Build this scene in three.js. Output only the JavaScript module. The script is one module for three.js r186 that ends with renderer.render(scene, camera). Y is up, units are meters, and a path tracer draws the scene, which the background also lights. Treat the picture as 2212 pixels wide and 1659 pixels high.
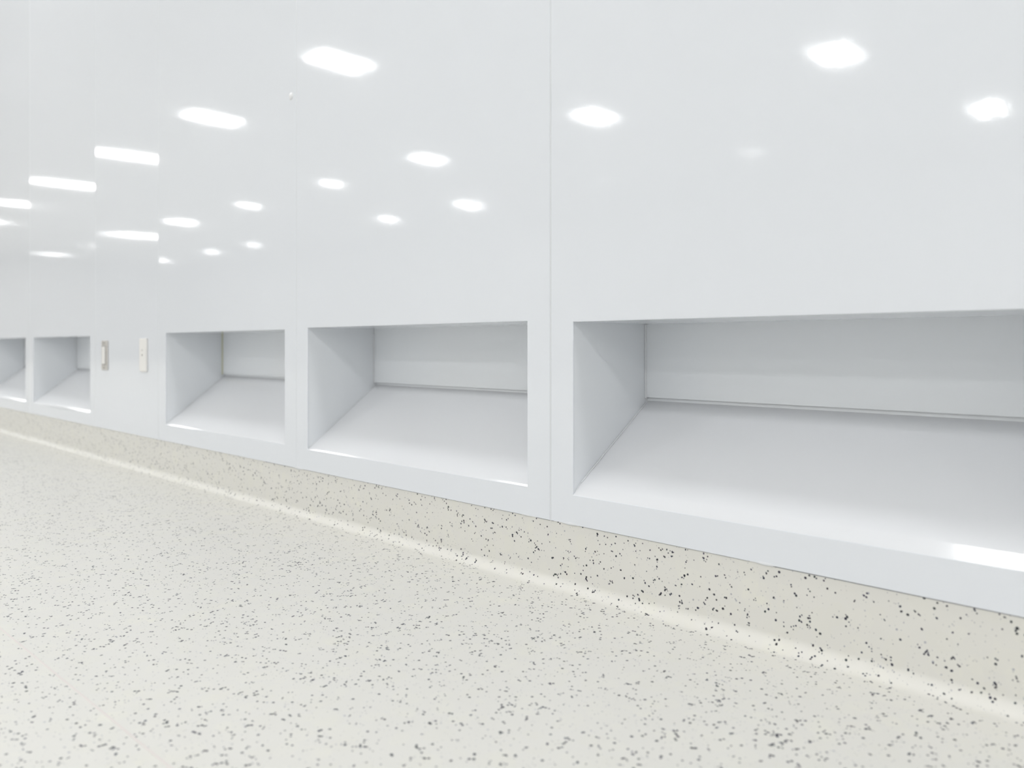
import * as THREE from 'three';
import { mergeGeometries } from 'three/addons/utils/BufferGeometryUtils.js';
import { RoundedBoxGeometry } from 'three/addons/geometries/RoundedBoxGeometry.js';
import { RectAreaLightUniformsLib } from 'three/addons/lights/RectAreaLightUniformsLib.js';

// ---------------------------------------------------------------- camera, light, exposure
RectAreaLightUniformsLib.init();
const scene = new THREE.Scene();
scene.background = new THREE.Color(0x000000);
const renderer = new THREE.WebGLRenderer({ antialias: true });
renderer.toneMapping = THREE.LinearToneMapping;
renderer.toneMappingExposure = 1.09;
renderer.shadowMap.enabled = true;

const EYE = 0.602, FPX = 1700;
const camera = new THREE.PerspectiveCamera(THREE.MathUtils.radToDeg(2 * Math.atan(829.5 / FPX)), 2212 / 1659, 0.05, 60);
camera.position.set(0, EYE, 1.491);
camera.lookAt(-0.6956, EYE, 1.491 - 0.7185);
camera.setViewOffset(2212, 1659, 0, 80.5, 2212, 1659);   // lens shifted down: verticals stay vertical
camera.focus = 1.97;
camera.userData.fStop = 2.3;
scene.add(camera);

const LAMP = { w: 0.56, d: 0.85, power: 31.5, nearPower: 14, color: new THREE.Color(1.0, 1.0, 0.995) };
const CEIL = EYE + 4.2;
const ROOM = { x0: -42, x1: 26, z1: 17, zb: -0.5 };

// ---------------------------------------------------------------- helpers
let seedState = 12345;
function rnd() { seedState = (seedState + 0x6d2b79f5) | 0; let t = Math.imul(seedState ^ (seedState >>> 15), 1 | seedState); t = (t + Math.imul(t ^ (t >>> 7), 61 | t)) ^ t; return ((t ^ (t >>> 14)) >>> 0) / 4294967296; }
const taken = {};
function numbered(n) { const k = taken[n] = (taken[n] ?? -1) + 1; return k ? n + '_' + String(k).padStart(3, '0') : n; }
function mesh(name, geo, mat, parent, label) {
  const m = new THREE.Mesh(geo, mat); m.name = name; m.castShadow = m.receiveShadow = true;
  if (label) m.userData.label = label;
  parent.add(m); return m;
}
function thing(name, label, category, pos = [0, 0, 0], group) {
  const g = new THREE.Group(); g.name = numbered(name); g.position.set(...pos);
  g.userData = { label, category }; if (group) g.userData.group = group;
  scene.add(g); return g;
}
function structure(name, label, category) {
  const g = new THREE.Group(); g.name = name; g.userData = { kind: 'structure', label, category }; scene.add(g); return g;
}
class Quads {                                             // quads with their own normals and uv in metres
  constructor() { this.p = []; this.n = []; this.u = []; this.i = []; }
  quad(a, b, c, d, normals, uvs) {
    const k = this.p.length / 3;
    let N = normals;
    if (!N) {
      const e1 = new THREE.Vector3(...b).sub(new THREE.Vector3(...a)), e2 = new THREE.Vector3(...d).sub(new THREE.Vector3(...a));
      const q = e1.cross(e2).normalize().toArray(); N = [q, q, q, q];
    }
    const U = uvs ?? [a, b, c, d].map((v) => { const q = N[0].map(Math.abs); return q[2] > 0.7 ? [v[0], v[1]] : q[1] > 0.7 ? [v[0], v[2]] : q[0] > 0.7 ? [v[2], v[1]] : [v[0], v[1]]; });
    [a, b, c, d].forEach((v, j) => { this.p.push(...v); this.n.push(...N[j]); this.u.push(...U[j]); });
    this.i.push(k, k + 1, k + 2, k, k + 2, k + 3);
  }
  build() {
    const g = new THREE.BufferGeometry();
    g.setAttribute('position', new THREE.Float32BufferAttribute(this.p, 3));
    g.setAttribute('normal', new THREE.Float32BufferAttribute(this.n, 3));
    g.setAttribute('uv', new THREE.Float32BufferAttribute(this.u, 2));
    g.setIndex(this.i); return g;
  }
}
function slab(x0, x1, y0, y1, z0, z1) {                   // box with uv in metres
  const q = new Quads();
  q.quad([x0, y0, z1], [x1, y0, z1], [x1, y1, z1], [x0, y1, z1]);
  q.quad([x1, y0, z0], [x0, y0, z0], [x0, y1, z0], [x1, y1, z0]);
  q.quad([x0, y0, z0], [x0, y0, z1], [x0, y1, z1], [x0, y1, z0]);
  q.quad([x1, y0, z1], [x1, y0, z0], [x1, y1, z0], [x1, y1, z1]);
  q.quad([x0, y1, z1], [x1, y1, z1], [x1, y1, z0], [x0, y1, z0]);
  q.quad([x0, y0, z0], [x1, y0, z0], [x1, y0, z1], [x0, y0, z1]);
  return q.build();
}

// ---------------------------------------------------------------- textures
function orangePeel(size) {                               // fine gloss-coat ripple, tiles
  const a = new Float32Array(size * size);
  for (const [cells, amp] of [[size / 4, 1.0], [size / 10, 1.2], [size / 40, 2.0]]) {
    const c = Math.round(cells), lat = new Float32Array(c * c); for (let k = 0; k < c * c; k++) lat[k] = rnd();
    for (let y = 0; y < size; y++) for (let x = 0; x < size; x++) {
      const u = x * c / size, v = y * c / size, i = Math.floor(u), j = Math.floor(v);
      let s = u - i, t = v - j; s = s * s * (3 - 2 * s); t = t * t * (3 - 2 * t);
      const i1 = (i + 1) % c, j1 = (j + 1) % c;
      a[y * size + x] += amp * ((lat[j * c + i] * (1 - s) + lat[j * c + i1] * s) * (1 - t) + (lat[j1 * c + i] * (1 - s) + lat[j1 * c + i1] * s) * t);
    }
  }
  const d = new Uint8Array(size * size * 4);
  for (let k = 0; k < size * size; k++) { const v = Math.round(a[k] / 4.2 * 255); d[4 * k] = d[4 * k + 1] = d[4 * k + 2] = v; d[4 * k + 3] = 255; }
  const t = new THREE.DataTexture(d, size, size); t.wrapS = t.wrapT = THREE.RepeatWrapping; t.magFilter = THREE.LinearFilter; t.needsUpdate = true; return t;
}
const TILE = 1.4;
function speckles() {                                     // dark chips in pale vinyl, tiles every 1.4 m
  const S = 2048, c = document.createElement('canvas'); c.width = c.height = S;
  const g = c.getContext('2d'), k = S / TILE / 1000;      // pixels per mm
  g.fillStyle = '#e2e1dc'; g.fillRect(0, 0, S, S);
  for (let n = 0; n < 900; n++) {                         // faint mottling of the vinyl
    const x = rnd() * S, y = rnd() * S, r = (8 + rnd() * 25) * k;
    g.fillStyle = rnd() < 0.5 ? 'rgba(236,231,224,0.10)' : 'rgba(220,220,216,0.10)';
    for (const ox of [-S, 0, S]) for (const oy of [-S, 0, S]) { g.beginPath(); g.ellipse(x + ox, y + oy, r, r * 0.7, rnd() * 3, 0, 7); g.fill(); }
  }
  const chip = (x, y, r, style) => {
    const e = 0.68 + rnd() * 0.32, a = rnd() * Math.PI; g.fillStyle = style;
    for (const ox of [-S, 0, S]) for (const oy of [-S, 0, S]) {
      if (x + ox < -20 || x + ox > S + 20 || y + oy < -20 || y + oy > S + 20) continue;
      g.beginPath(); g.ellipse(x + ox, y + oy, r, r * e, a, 0, 7); g.fill();
    }
  };
  const area = TILE * TILE;
  for (let n = 0; n < 3600 * area; n++) chip(rnd() * S, rnd() * S, (0.45 + rnd() * 0.55) * k, `rgba(86,90,108,${(0.25 + rnd() * 0.45).toFixed(2)})`);
  for (let n = 0; n < 420 * area; n++) chip(rnd() * S, rnd() * S, (1.0 + rnd() * 1.1) * k, `rgba(120,124,142,${(0.25 + rnd() * 0.3).toFixed(2)})`);
  for (let n = 0; n < 2100 * area; n++) {
    let x = rnd() * S, y = rnd() * S; const m = rnd() < 0.7 ? 1 : rnd() < 0.75 ? 2 : 4;
    for (let j = 0; j < m; j++) {
      chip(x, y, (1.1 + Math.pow(rnd(), 1.5) * 1.5) * k, `rgba(${12 + rnd() * 14 | 0},${14 + rnd() * 14 | 0},${26 + rnd() * 20 | 0},${(0.88 + rnd() * 0.12).toFixed(2)})`);
      x = (x + (rnd() - 0.5) * 12 * k + S) % S; y = (y + (rnd() - 0.5) * 12 * k + S) % S;
    }
  }
  const t = new THREE.CanvasTexture(c); t.colorSpace = THREE.SRGBColorSpace; t.wrapS = t.wrapT = THREE.RepeatWrapping; t.repeat.set(1 / TILE, 1 / TILE); t.anisotropy = 8; return t;
}
function brushed() {
  const S = 256, d = new Uint8Array(S * S * 4);
  for (let y = 0; y < S; y++) { const v = 150 + rnd() * 80; for (let x = 0; x < S; x++) { const q = v + rnd() * 18, o = 4 * (y * S + x); d[o] = d[o + 1] = d[o + 2] = q; d[o + 3] = 255; } }
  const t = new THREE.DataTexture(d, S, S); t.wrapS = t.wrapT = THREE.RepeatWrapping; t.magFilter = THREE.LinearFilter; t.needsUpdate = true; return t;
}

// ---------------------------------------------------------------- materials
const peel = orangePeel(1024); peel.repeat.set(1 / 0.6, 1 / 0.6);
const M = {};
M.panel = new THREE.MeshPhysicalMaterial({ color: new THREE.Color().setRGB(0.795, 0.824, 0.872), roughness: 0.052, bumpMap: peel, bumpScale: 0.00003 });
M.liner = new THREE.MeshPhysicalMaterial({ color: new THREE.Color().setRGB(0.87, 0.90, 0.937), roughness: 0.10, bumpMap: peel, bumpScale: 0.00002 });
M.sill = new THREE.MeshPhysicalMaterial({ color: new THREE.Color().setRGB(0.80, 0.815, 0.845), roughness: 0.10, bumpMap: peel, bumpScale: 0.00002 });
M.speck = new THREE.MeshStandardMaterial({ map: speckles(), roughness: 0.42 });
M.paint = new THREE.MeshStandardMaterial({ color: new THREE.Color().setRGB(0.86, 0.86, 0.86), roughness: 0.6 });
M.ceiling = new THREE.MeshStandardMaterial({ color: new THREE.Color().setRGB(0.88, 0.88, 0.88), roughness: 0.9 });
M.sealant = new THREE.MeshStandardMaterial({ color: new THREE.Color().setRGB(0.78, 0.80, 0.83), roughness: 0.22 });
M.oldSealant = new THREE.MeshStandardMaterial({ color: new THREE.Color().setRGB(0.66, 0.66, 0.48), roughness: 0.3 });
M.joint = new THREE.MeshStandardMaterial({ color: new THREE.Color().setRGB(0.30, 0.31, 0.33), roughness: 0.5 });
M.weld = new THREE.MeshStandardMaterial({ color: new THREE.Color().setRGB(0.765, 0.72, 0.695), roughness: 0.45 });
M.steel = new THREE.MeshStandardMaterial({ color: new THREE.Color().setRGB(0.72, 0.70, 0.67), metalness: 0.85, roughness: 0.42, roughnessMap: brushed() });
M.screw = new THREE.MeshStandardMaterial({ color: new THREE.Color().setRGB(0.32, 0.31, 0.30), metalness: 0.8, roughness: 0.4 });
M.plastic = new THREE.MeshPhysicalMaterial({ color: new THREE.Color().setRGB(0.87, 0.86, 0.84), roughness: 0.35 });
M.hole = new THREE.MeshStandardMaterial({ color: new THREE.Color().setRGB(0.18, 0.16, 0.14), roughness: 0.8 });
M.cap = new THREE.MeshPhysicalMaterial({ color: new THREE.Color().setRGB(0.84, 0.85, 0.87), roughness: 0.25 });
M.frame = new THREE.MeshStandardMaterial({ color: new THREE.Color().setRGB(0.8, 0.8, 0.8), roughness: 0.5 });
M.dimGlow = new THREE.MeshStandardMaterial({ color: 0xffffff, emissive: LAMP.color, emissiveIntensity: 0.4, roughness: 0.6 });
M.glow = new THREE.MeshStandardMaterial({ color: 0xffffff, emissive: LAMP.color, emissiveIntensity: 2.0, roughness: 0.6 });

// ---------------------------------------------------------------- room shell
const floor = structure('floor', 'pale speckled vinyl floor with a faint welded seam', 'floor');
mesh('floor_sheet', slab(ROOM.x0, ROOM.x1, -0.1, 0, ROOM.zb, ROOM.z1), M.speck, floor);
{ // faint pinkish weld between two sheets of vinyl
  const a = new THREE.Vector3(-7, 0, 1.172), b = new THREE.Vector3(2, 0, 0.942);
    const len = a.distanceTo(b), g = new RoundedBoxGeometry(len, 0.0016, 0.0042, 1, 0.0007);
  const m = mesh('weld_seam', g, M.weld, floor, 'thin pinkish weld line in the vinyl');
  m.position.copy(a).add(b).multiplyScalar(0.5); m.position.y = 0.0001; m.rotation.y = Math.atan2(-(b.z - a.z), b.x - a.x);
}
const ceiling = structure('ceiling', 'white ceiling above the room', 'ceiling');
mesh('ceiling_sheet', slab(ROOM.x0, ROOM.x1, CEIL, CEIL + 0.12, ROOM.zb, ROOM.z1), M.ceiling, ceiling);
const wallFront = structure('wall_front', 'white wall across the room from the panels', 'wall');
mesh('wall_sheet', slab(ROOM.x0 - 0.15, ROOM.x1 + 0.15, -0.1, CEIL + 0.12, ROOM.z1, ROOM.z1 + 0.15), M.paint, wallFront);
const wallLeft = structure('wall_left', 'white end wall at the far left of the room', 'wall');
mesh('wall_sheet', slab(ROOM.x0 - 0.15, ROOM.x0, -0.1, CEIL + 0.12, ROOM.zb, ROOM.z1), M.paint, wallLeft);
const wallRight = structure('wall_right', 'white end wall behind the camera on the right', 'wall');
mesh('wall_sheet', slab(ROOM.x1, ROOM.x1 + 0.15, -0.1, CEIL + 0.12, ROOM.zb, ROOM.z1), M.paint, wallRight);

// ---------------------------------------------------------------- panelled wall
const wallBack = structure('wall_back', 'wall of tall glossy white panels with recesses along the bottom', 'wall');
mesh('backing', slab(ROOM.x0 - 0.15, ROOM.x1 + 0.15, -0.1, CEIL + 0.12, ROOM.zb - 0.15, ROOM.zb), M.paint, wallBack);

const bottomY = (x) => EYE - (0.4295 + 0.0085 * (Math.min(Math.max(x, -7), 0) + 6.52) / 6.23);
const TOP = CEIL - 0.002, GAP = 0.0014, CH = 0.0012;
// recesses: x0, x1, sill front, top (heights relative to floor), depth
const REC = [
  { x0: -6.930, x1: -5.891, y0: EYE - 0.361, y1: EYE + 0.0585, D: 0.255, yb: EYE - 0.141, fold: [0.010, 0.90] },
  { x0: -5.716, x1: -4.667, y0: EYE - 0.360, y1: EYE + 0.059, D: 0.255, yb: EYE - 0.1405, fold: [0.010, 0.90] },
  { x0: -3.657, x1: -2.602, y0: EYE - 0.3575, y1: EYE + 0.063, D: 0.272, yb: EYE - 0.132, fold: [0.006, 0.90] },
  { x0: -2.446, x1: -1.389, y0: EYE - 0.362, y1: EYE + 0.0665, D: 0.284, yb: EYE - 0.1345, fold: [0.006, 0.90] },
  { x0: -1.235, x1: -0.175, y0: EYE - 0.3635, y1: EYE + 0.061, D: 0.310, yb: EYE - 0.138, fold: [0.030, 0.88] },
];
const PAN = [
  { x0: -7.014, x1: -5.797, rec: REC[0], bow: -0.0022, note: 'far panel at the left edge with a low recess' },
  { x0: -5.797, x1: -4.580, rec: REC[1], bow: -0.0028, note: 'bowed panel left of the narrow panel' },
  { x0: -4.580, x1: -3.741, rec: null, bow: -0.0019, note: 'narrow panel without a recess, carrying two wall plates' },
  { x0: -3.741, x1: -2.521, rec: REC[2], bow: -0.0004, note: 'panel right of the narrow panel' },
  { x0: -2.521, x1: -1.309, rec: REC[3], bow: -0.0002, note: 'panel in the middle of the picture' },
  { x0: -1.309, x1: -0.092, rec: REC[4], bow: 0.0000, note: 'nearest panel at the right' },
];
for (let x = -7.014; x > ROOM.x0 + 0.01; x -= 1.22) PAN.push({ x0: Math.max(x - 1.22, ROOM.x0), x1: x, rec: null, bow: 0 });
for (let x = -0.092; x < ROOM.x1 - 0.01; x += 1.22) PAN.push({ x0: x, x1: Math.min(x + 1.22, ROOM.x1), rec: null, bow: 0 });

function panelGeometry(P) {
  const q = new Quads(), W = P.x1 - P.x0, xm = (P.x0 + P.x1) / 2, xa = P.x0 + GAP, xb = P.x1 - GAP, T = -0.02, TR = -0.0045;
  const z = (x) => P.bow * (1 - Math.pow(2 * (x - xm) / W, 2));
  const nrm = (x) => { const s = -P.bow * 8 * (x - xm) / (W * W), l = Math.hypot(s, 1); return [-s / l, 0, 1 / l]; };
  let xs = []; for (let k = 0; k <= 24; k++) xs.push(xa + CH + (xb - xa - 2 * CH) * k / 24);
  const R = P.rec;
  if (R) xs = xs.filter((x) => Math.abs(x - R.x0) > 0.012 && Math.abs(x - R.x1) > 0.012).concat([R.x0 - CH, R.x1 + CH]).sort((a, b) => a - b);
  const face = (x, X, y0, Y0, y1, Y1) => q.quad([x, y0, z(x)], [X, Y0, z(X)], [X, Y1, z(X)], [x, y1, z(x)], [nrm(x), nrm(X), nrm(X), nrm(x)]);
  for (let k = 0; k + 1 < xs.length; k++) {
    const x = xs[k], X = xs[k + 1], inside = R && x >= R.x0 - CH - 1e-6 && X <= R.x1 + CH + 1e-6;
    if (!inside) face(x, X, bottomY(x), bottomY(X), TOP, TOP);
    else {
      face(x, X, bottomY(x), bottomY(X), R.y0 - CH, R.y0 - CH); face(x, X, R.y1 + CH, R.y1 + CH, TOP, TOP);
      const c = 0.7071;                                   // eased edges of the opening, then the cut through the sheet
      q.quad([x, R.y0 - CH, z(x)], [X, R.y0 - CH, z(X)], [X, R.y0, z(X) - CH], [x, R.y0, z(x) - CH], Array(4).fill([0, c, c]));
      q.quad([x, R.y0, z(x) - CH], [X, R.y0, z(X) - CH], [X, R.y0, TR], [x, R.y0, TR]);
      q.quad([x, R.y1, z(x) - CH], [X, R.y1, z(X) - CH], [X, R.y1 + CH, z(X)], [x, R.y1 + CH, z(x)], Array(4).fill([0, -c, c]));
      q.quad([x, R.y1, TR], [X, R.y1, TR], [X, R.y1, z(X) - CH], [x, R.y1, z(x) - CH]);
    }
    q.quad([x, bottomY(x), T], [X, bottomY(X), T], [X, bottomY(X), z(X)], [x, bottomY(x), z(x)]);
  }
  const c = 0.7071;
  if (R) for (const [x, s] of [[R.x0, 1], [R.x1, -1]]) {
    const zz = z(x), xo = x - s * CH;
    const a = [xo, R.y0 - CH, zz], b = [x, R.y0, zz - CH], d = [x, R.y1, zz - CH], e = [xo, R.y1 + CH, zz], N = Array(4).fill([s * c, 0, c]);
    if (s > 0) q.quad(a, b, d, e, N); else q.quad(b, a, e, d, N);
    const f = [x, R.y0, TR], g = [x, R.y1, TR];
    if (s > 0) q.quad(b, f, g, d); else q.quad(f, b, d, g);
  }
  for (const [x, s] of [[xa, -1], [xb, 1]]) {
    const xi = x - s * CH, zz = z(xi), yb = bottomY(x);
    const a = [xi, yb, zz], b = [x, yb, zz - CH], d = [x, TOP, zz - CH], e = [xi, TOP, zz], N = Array(4).fill([s * c, 0, c]);
    if (s > 0) q.quad(a, b, d, e, N); else q.quad(b, a, e, d, N);
    const f = [x, yb, T], g = [x, TOP, T];
    if (s > 0) q.quad(b, f, g, d); else q.quad(f, b, d, g);
  }
  return q.build();
}
function bead(x0, y0, z0, x1, y1, z1, r, steps, wob) {    // hand-run line of sealant
  const pts = []; for (let k = 0; k <= steps; k++) { const t = k / steps; pts.push(new THREE.Vector3(x0 + (x1 - x0) * t + (rnd() - 0.5) * wob, y0 + (y1 - y0) * t, z0 + (z1 - z0) * t + (rnd() - 0.5) * wob)); }
  return new THREE.TubeGeometry(new THREE.CatmullRomCurve3(pts), steps * 2, r, 7, false);
}
const seams = new Set();
for (const P of PAN) {
  mesh(numbered('wall_panel'), panelGeometry(P), M.panel, wallBack, P.note && 'glossy white ' + P.note);
  for (const x of [P.x0, P.x1]) {
    const k = x.toFixed(3); if (seams.has(k) || x < -8.5 || x > 1.2) continue; seams.add(k);
    mesh(numbered('sealant_bead'), bead(x, bottomY(x) - 0.001, -0.0016, x, TOP, -0.0016, 0.0019, 60, 0.0008), M.sealant, wallBack);
  }
}

// ---------------------------------------------------------------- coved base
const base = structure('baseboard_back', 'speckled vinyl base coved up from the floor under the panels', 'baseboard');
{
  const q = new Quads(), R = 0.030, zf = -0.0035, pr = [];
  let s = 0;
  pr.push([0.19, zf, 0, 1]); pr.push([R, zf, 0, 1]);
  for (let k = 1; k <= 14; k++) { const a = k / 14 * Math.PI / 2; pr.push([R - R * Math.sin(a), zf + R - R * Math.cos(a), Math.sin(a), Math.cos(a)]); }
  const last = pr[pr.length - 1]; last[0] = 0.0004; pr.push([0.0001, last[1] + 0.012, 1, 0.02]);
  for (let k = 0; k + 1 < pr.length; k++) {
    const [y, z, ny, nz] = pr[k], [Y, Z, NY, NZ] = pr[k + 1], l = Math.hypot(Y - y, Z - z);
    for (let x = ROOM.x0; x < ROOM.x1 - 0.01; x += 2) {
      const X = Math.min(x + 2, ROOM.x1);
      q.quad([x, Y, Z], [X, Y, Z], [X, y, z], [x, y, z], [[0, NY, NZ], [0, NY, NZ], [0, ny, nz], [0, ny, nz]], [[x + 0.37, -s - l + 0.9], [X + 0.37, -s - l + 0.9], [X + 0.37, -s + 0.9], [x + 0.37, -s + 0.9]]);
    }
    s += l;
  }
  mesh('cove', q.build(), M.speck, base);
  const j = new Quads();
  const segs = [[-7, -2.75, 0.0008], [-2.75, -2.52, 0.0022], [-2.505, -1.41, 0.0017], [-1.36, -1.30, 0.0020], [-1.22, -0.77, 0.0016], [-0.72, 1.2, 0.0026]];
  for (const [x, X, h] of segs) j.quad([x, bottomY(x) - h, -0.0030], [X, bottomY(X) - h, -0.0030], [X, bottomY(X) + 0.002, -0.0030], [x, bottomY(x) + 0.002, -0.0030]);
  mesh('sealant_line', j.build(), M.joint, base, 'thin grey sealant line under the panels');
  for (const [x, w, h] of [[-2.508, 0.030, 0.006], [-1.245, 0.028, 0.004], [-1.39, 0.02, 0.003], [-0.735, 0.022, 0.004]]) {
    const g = new THREE.SphereGeometry(1, 16, 8); g.scale(w, h, 0.0024);
    const m = mesh('sealant_smear', g, M.sealant, base, 'smear of pale sealant'); m.position.set(x, bottomY(x) + 0.001, -0.0015);
  }
}

// ---------------------------------------------------------------- recesses
const RLAB = [
  'glossy white wall recess cut off by the left edge of the picture',
  'small far glossy white wall recess just left of the steel push button',
  'glossy white wall recess just right of the white cover plate',
  'glossy white wall recess in the middle with wrinkled highlight at its sill corner',
  'largest, nearest glossy white wall recess at the right edge',
];
REC.forEach((R, n) => {
  const g = thing('wall_recess', RLAB[n], 'recess', [(R.x0 + R.x1) / 2, 0, 0]);
  const W = R.x1 - R.x0, h = W / 2, zi = -0.0045, T = 0.010, slot = 0.017, zs = -(R.D + 0.011), E = 0.0006;
  const x0 = -h - E, x1 = h + E, y1 = R.y1 + E, yLow = R.y0 - 0.02;
  const sy = R.yb - slot;                                 // sill height below the back panel
  // side panels, top panel, back panel
  for (const s of [-1, 1]) mesh('side_panel', s < 0 ? slab(x0 - T, x0, yLow, y1 + T, zs - T, zi) : slab(x1, x1 + T, yLow, y1 + T, zs - T, zi), M.liner, g);
  mesh('top_panel', slab(x0, x1, y1, y1 + T, zs - T, zi), M.liner, g);
  const bp = mesh('back_panel', slab(x0 + 0.0016, x1 - 0.0016, R.yb, y1, -R.D - 0.006, -R.D), M.liner, g);
  mesh('slot_liner', slab(x0, x1, yLow, y1, zs - T, zs), M.liner, g);
  // sloping sill: straight board whose front bends down to the wall face
  const q = new Quads(), pr = [];
  const [fl, fs] = R.fold, zc = -fl, yc = R.y0 + fs * (fl - 0.001), main = (sy - yc) / (R.D - fl);
  pr.push([zs, sy + main * (-zs - R.D), 0]); pr.push([zc - 0.012, yc + main * 0.012, 0]); pr.push([zc, yc, 0]);
  for (let k = 1; k <= 6; k++) pr.push([zc + (fl - 0.001) * k / 6, yc - fs * (fl - 0.001) * k / 6, 0]);
  for (let k = 2; k < pr.length; k++) { const p = pr[k - 1], c = pr[Math.min(k + 1, pr.length - 1)]; pr[k][2] = Math.atan2(p[1] - c[1], c[0] - p[0]); }
  pr[1][2] = pr[0][2] = Math.atan2(pr[0][1] - pr[1][1], pr[1][0] - pr[0][0]);
  const xa = x0, xb = x1, nv = (a) => [0, Math.cos(a), Math.sin(a)];
  for (let k = 0; k + 1 < pr.length; k++) {
    const [z, y, a] = pr[k], [Z, Y, A] = pr[k + 1];
    q.quad([xa, Y, Z], [xb, Y, Z], [xb, y, z], [xa, y, z], [nv(A), nv(A), nv(a), nv(a)], [[xa, Z], [xb, Z], [xb, z], [xa, z]]);
    q.quad([xa, y - 0.008, z], [xb, y - 0.008, z], [xb, Y - 0.008, Z], [xa, Y - 0.008, Z]);
  }
  mesh('sill', q.build(), M.sill, g);
  // sealant at the joints
  const bm = n === 2 ? M.oldSealant : M.sealant, cut = n === 3 ? 0.018 : 0;
  for (const s of [-1, 1]) {
    const x = s * (h - 0.0004);
    mesh('corner_bead', bead(x - s * 0.0014, R.yb - 0.002, -R.D + 0.0016, x - s * 0.0014, R.y1 - cut, -R.D + 0.0016, 0.0030, 24, 0.0008), bm, g);
    mesh('sill_bead', bead(x - s * 0.0008, sy + 0.0016, -R.D, x - s * 0.0008, yc + 0.0012, zc, 0.0023, 24, 0.0010), M.sealant, g);
    mesh('sill_bead', bead(x, yc + 0.0006, zc, x, R.y0 + 0.0004, -0.003, 0.0015, 8, 0.0008), M.sealant, g);
  }
});

// ---------------------------------------------------------------- plates on the narrow panel
{
  const g = thing('push_button', 'brushed steel wall plate with tall white push button on narrow panel', 'push button', [-4.430, EYE - 0.1225, -0.0012]);
  const W = 0.080, H = 0.155, D = 0.008;
  const p = new RoundedBoxGeometry(W, H, D, 3, 0.003); p.translate(0, H / 2, D / 2); const plate = mesh('plate', p, M.steel, g, 'brushed steel plate');
  const r = new RoundedBoxGeometry(W * 0.66, H * 0.66, 0.003, 2, 0.001); r.translate(0, H / 2, D); mesh('button_frame', r, M.screw, g, 'dark rim around the button');
  const b = new RoundedBoxGeometry(W * 0.54, H * 0.60, 0.007, 3, 0.002); b.translate(0, H / 2, D + 0.0005); mesh('button', b, M.plastic, g, 'white rocker button');
  for (const y of [0.012, H - 0.012]) { const s = new THREE.SphereGeometry(0.0055, 16, 8); s.scale(1, 1, 0.4); s.translate(0, y, D); mesh('screw', s, M.screw, plate); }
}
{
  const g = thing('cover_plate', 'white plastic wall cover plate with two small holes', 'wall plate', [-3.908, EYE - 0.1205, -0.0012]);
  const W = 0.082, H = 0.161, D = 0.010;
  const p = new RoundedBoxGeometry(W, H, D, 3, 0.0035); p.translate(0, H / 2, D / 2); const plate = mesh('plate', p, M.plastic, g);
  for (const [y, r, m] of [[H * 0.50, 0.0042, M.hole], [H * 0.645, 0.0034, M.screw]]) {
    const c = new THREE.CylinderGeometry(r, r, 0.002, 20); c.rotateX(Math.PI / 2); c.translate(-0.004, y, D - 0.0004); mesh('hole', c, m, plate);
  }
}
{
  const pts = []; for (let k = 0; k <= 8; k++) { const a = k / 8 * Math.PI / 2; pts.push(new THREE.Vector2(0.0125 * Math.cos(a), 0.0065 * Math.sin(a))); }
  const geo = new THREE.LatheGeometry([new THREE.Vector2(0.0135, -0.002), new THREE.Vector2(0.0135, 0.0008), ...pts.slice(1), new THREE.Vector2(0, 0.0065)], 24); geo.rotateX(Math.PI / 2);
  const m = mesh('screw_cap', geo, M.cap, scene); m.position.set(-2.556, EYE + 0.907, 0);
  m.userData = { label: 'small round white screw cap beside a panel seam', category: 'screw cap' };
}

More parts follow.
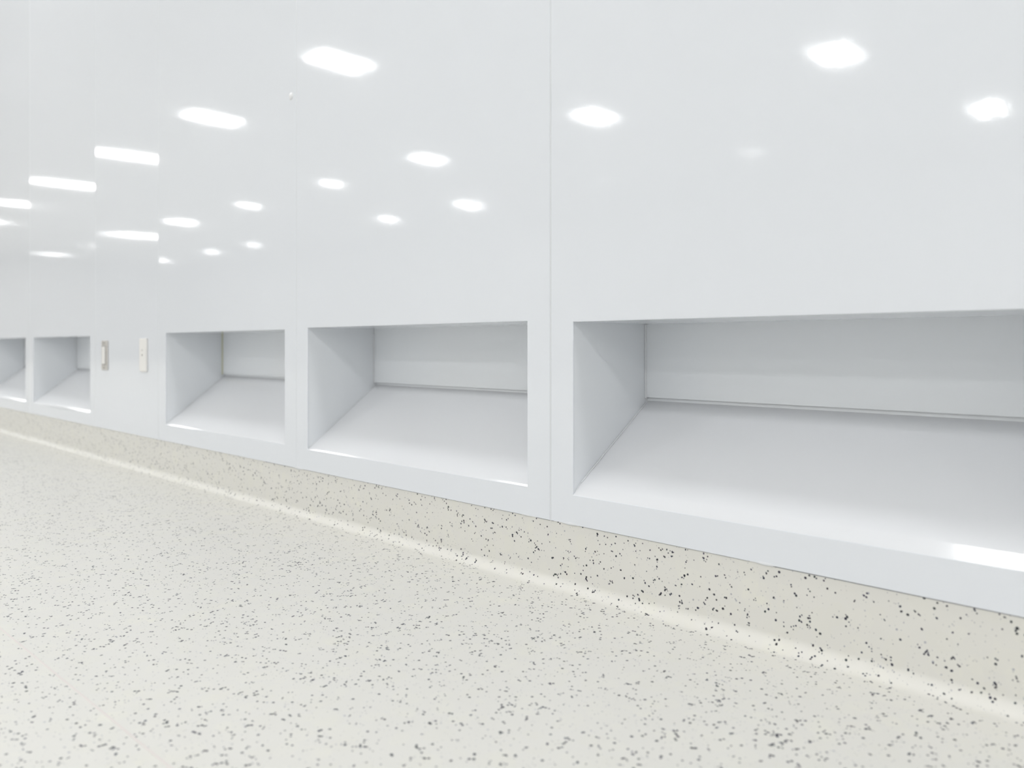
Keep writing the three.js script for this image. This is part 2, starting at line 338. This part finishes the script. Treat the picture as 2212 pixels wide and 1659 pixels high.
// ---------------------------------------------------------------- ceiling lights
const K = 1.75, MORE = (x0, step, n) => Array.from({ length: n }, (_, k) => [x0 + step * k, 1]);
const ROWS = [                                            // [x, size relative to the largest, share of the power]
  { z: 0.66, xs: [...MORE(3.3, 4.5, 5), [-1.1, 1], [-5.4, 1], [-9.2, 1], [-14.0, 1], [-18.6, 1], [-23.2, 1], [-27.8, 1], [-32.4, 1], [-37.0, 1]], size: [0.85, 0.60], power: LAMP.nearPower, look: 'white ceiling light panel close above the panelled wall' },
  { z: 5.06, xs: [...MORE(1.66, 2.42, 5), [-0.76, 1], [-3.2, 1], [-5.63, 1], [-7.98, 1], [-10.3, 1], [-12.75, 1], [-15.1, 1], [-17.6, 1], [-20.0, 1], [-22.4, 1]].map(([x, s]) => [x * K, s]), size: [LAMP.w, LAMP.d], power: LAMP.power, look: 'white ceiling light panel in the first row out from the panelled wall' },
  { z: 9.82, xs: [...MORE(2.35, 2.45, 5), [-0.1, 1], [-2.57, 0.95], [-5.06, 1], [-7.74, 0.9], [-9.93, 0.66], [-12.48, 0.66], [-15.05, 0.95], [-17.6, 1], [-20.2, 0.7], [-22.7, 0.45]].map(([x, s]) => [x * K, s]), size: [LAMP.w, LAMP.d], power: LAMP.power, look: 'white ceiling light panel in the middle row of the room' },
  { z: 14.28, xs: [...MORE(2.95, 2.45, 4), [0.45, 1], [-2.06, 0.9], [-4.61, 0.8, 0.1], [-6.88, 0.5, 0.1], [-9.75, 1.05], [-11.95, 0.8], [-17.2, 0.6], [-19.25, 0.65], [-22.1, 0.65]].map(([x, s, p]) => [x * K, s, p]), size: [LAMP.w, LAMP.d], power: LAMP.power, look: 'white ceiling light panel in the row farthest from the panelled wall' },
];
function lampParts(W, D) {
  const w = W + 0.05, d = D + 0.05, t = 0.025, parts = [];
  for (const s of [-1, 1]) { const a = new THREE.BoxGeometry(w, 0.022, t); a.translate(0, -0.011, s * (d - t) / 2); const b = new THREE.BoxGeometry(t, 0.022, d - 2 * t); b.translate(s * (w - t) / 2, -0.011, 0); parts.push(a, b); }
  const glow = new THREE.BoxGeometry(W, 0.006, D); glow.translate(0, -0.008, 0);
  return [mergeGeometries(parts), glow];
}
for (const row of ROWS) for (const [x, k, p = 1] of row.xs) {
  const size = row.size.map((v) => v * k), [frameGeo, glowGeo] = lampParts(...size);
  const g = thing('ceiling_light', p < 1 ? 'dimmed ' + row.look : row.look, 'ceiling light', [x, CEIL, row.z], row.look.replace('panel', p < 1 ? 'panels, dimmed,' : 'panels'));
  mesh('frame', frameGeo, M.frame, g); mesh('diffuser', glowGeo, p < 1 ? M.dimGlow : M.glow, g);
  const L = new THREE.RectAreaLight(LAMP.color, row.power * p, ...size); L.name = 'lamp_light';
  L.position.set(0, -0.0135, 0); L.rotation.x = -Math.PI / 2; g.add(L);
}

renderer.render(scene, camera);
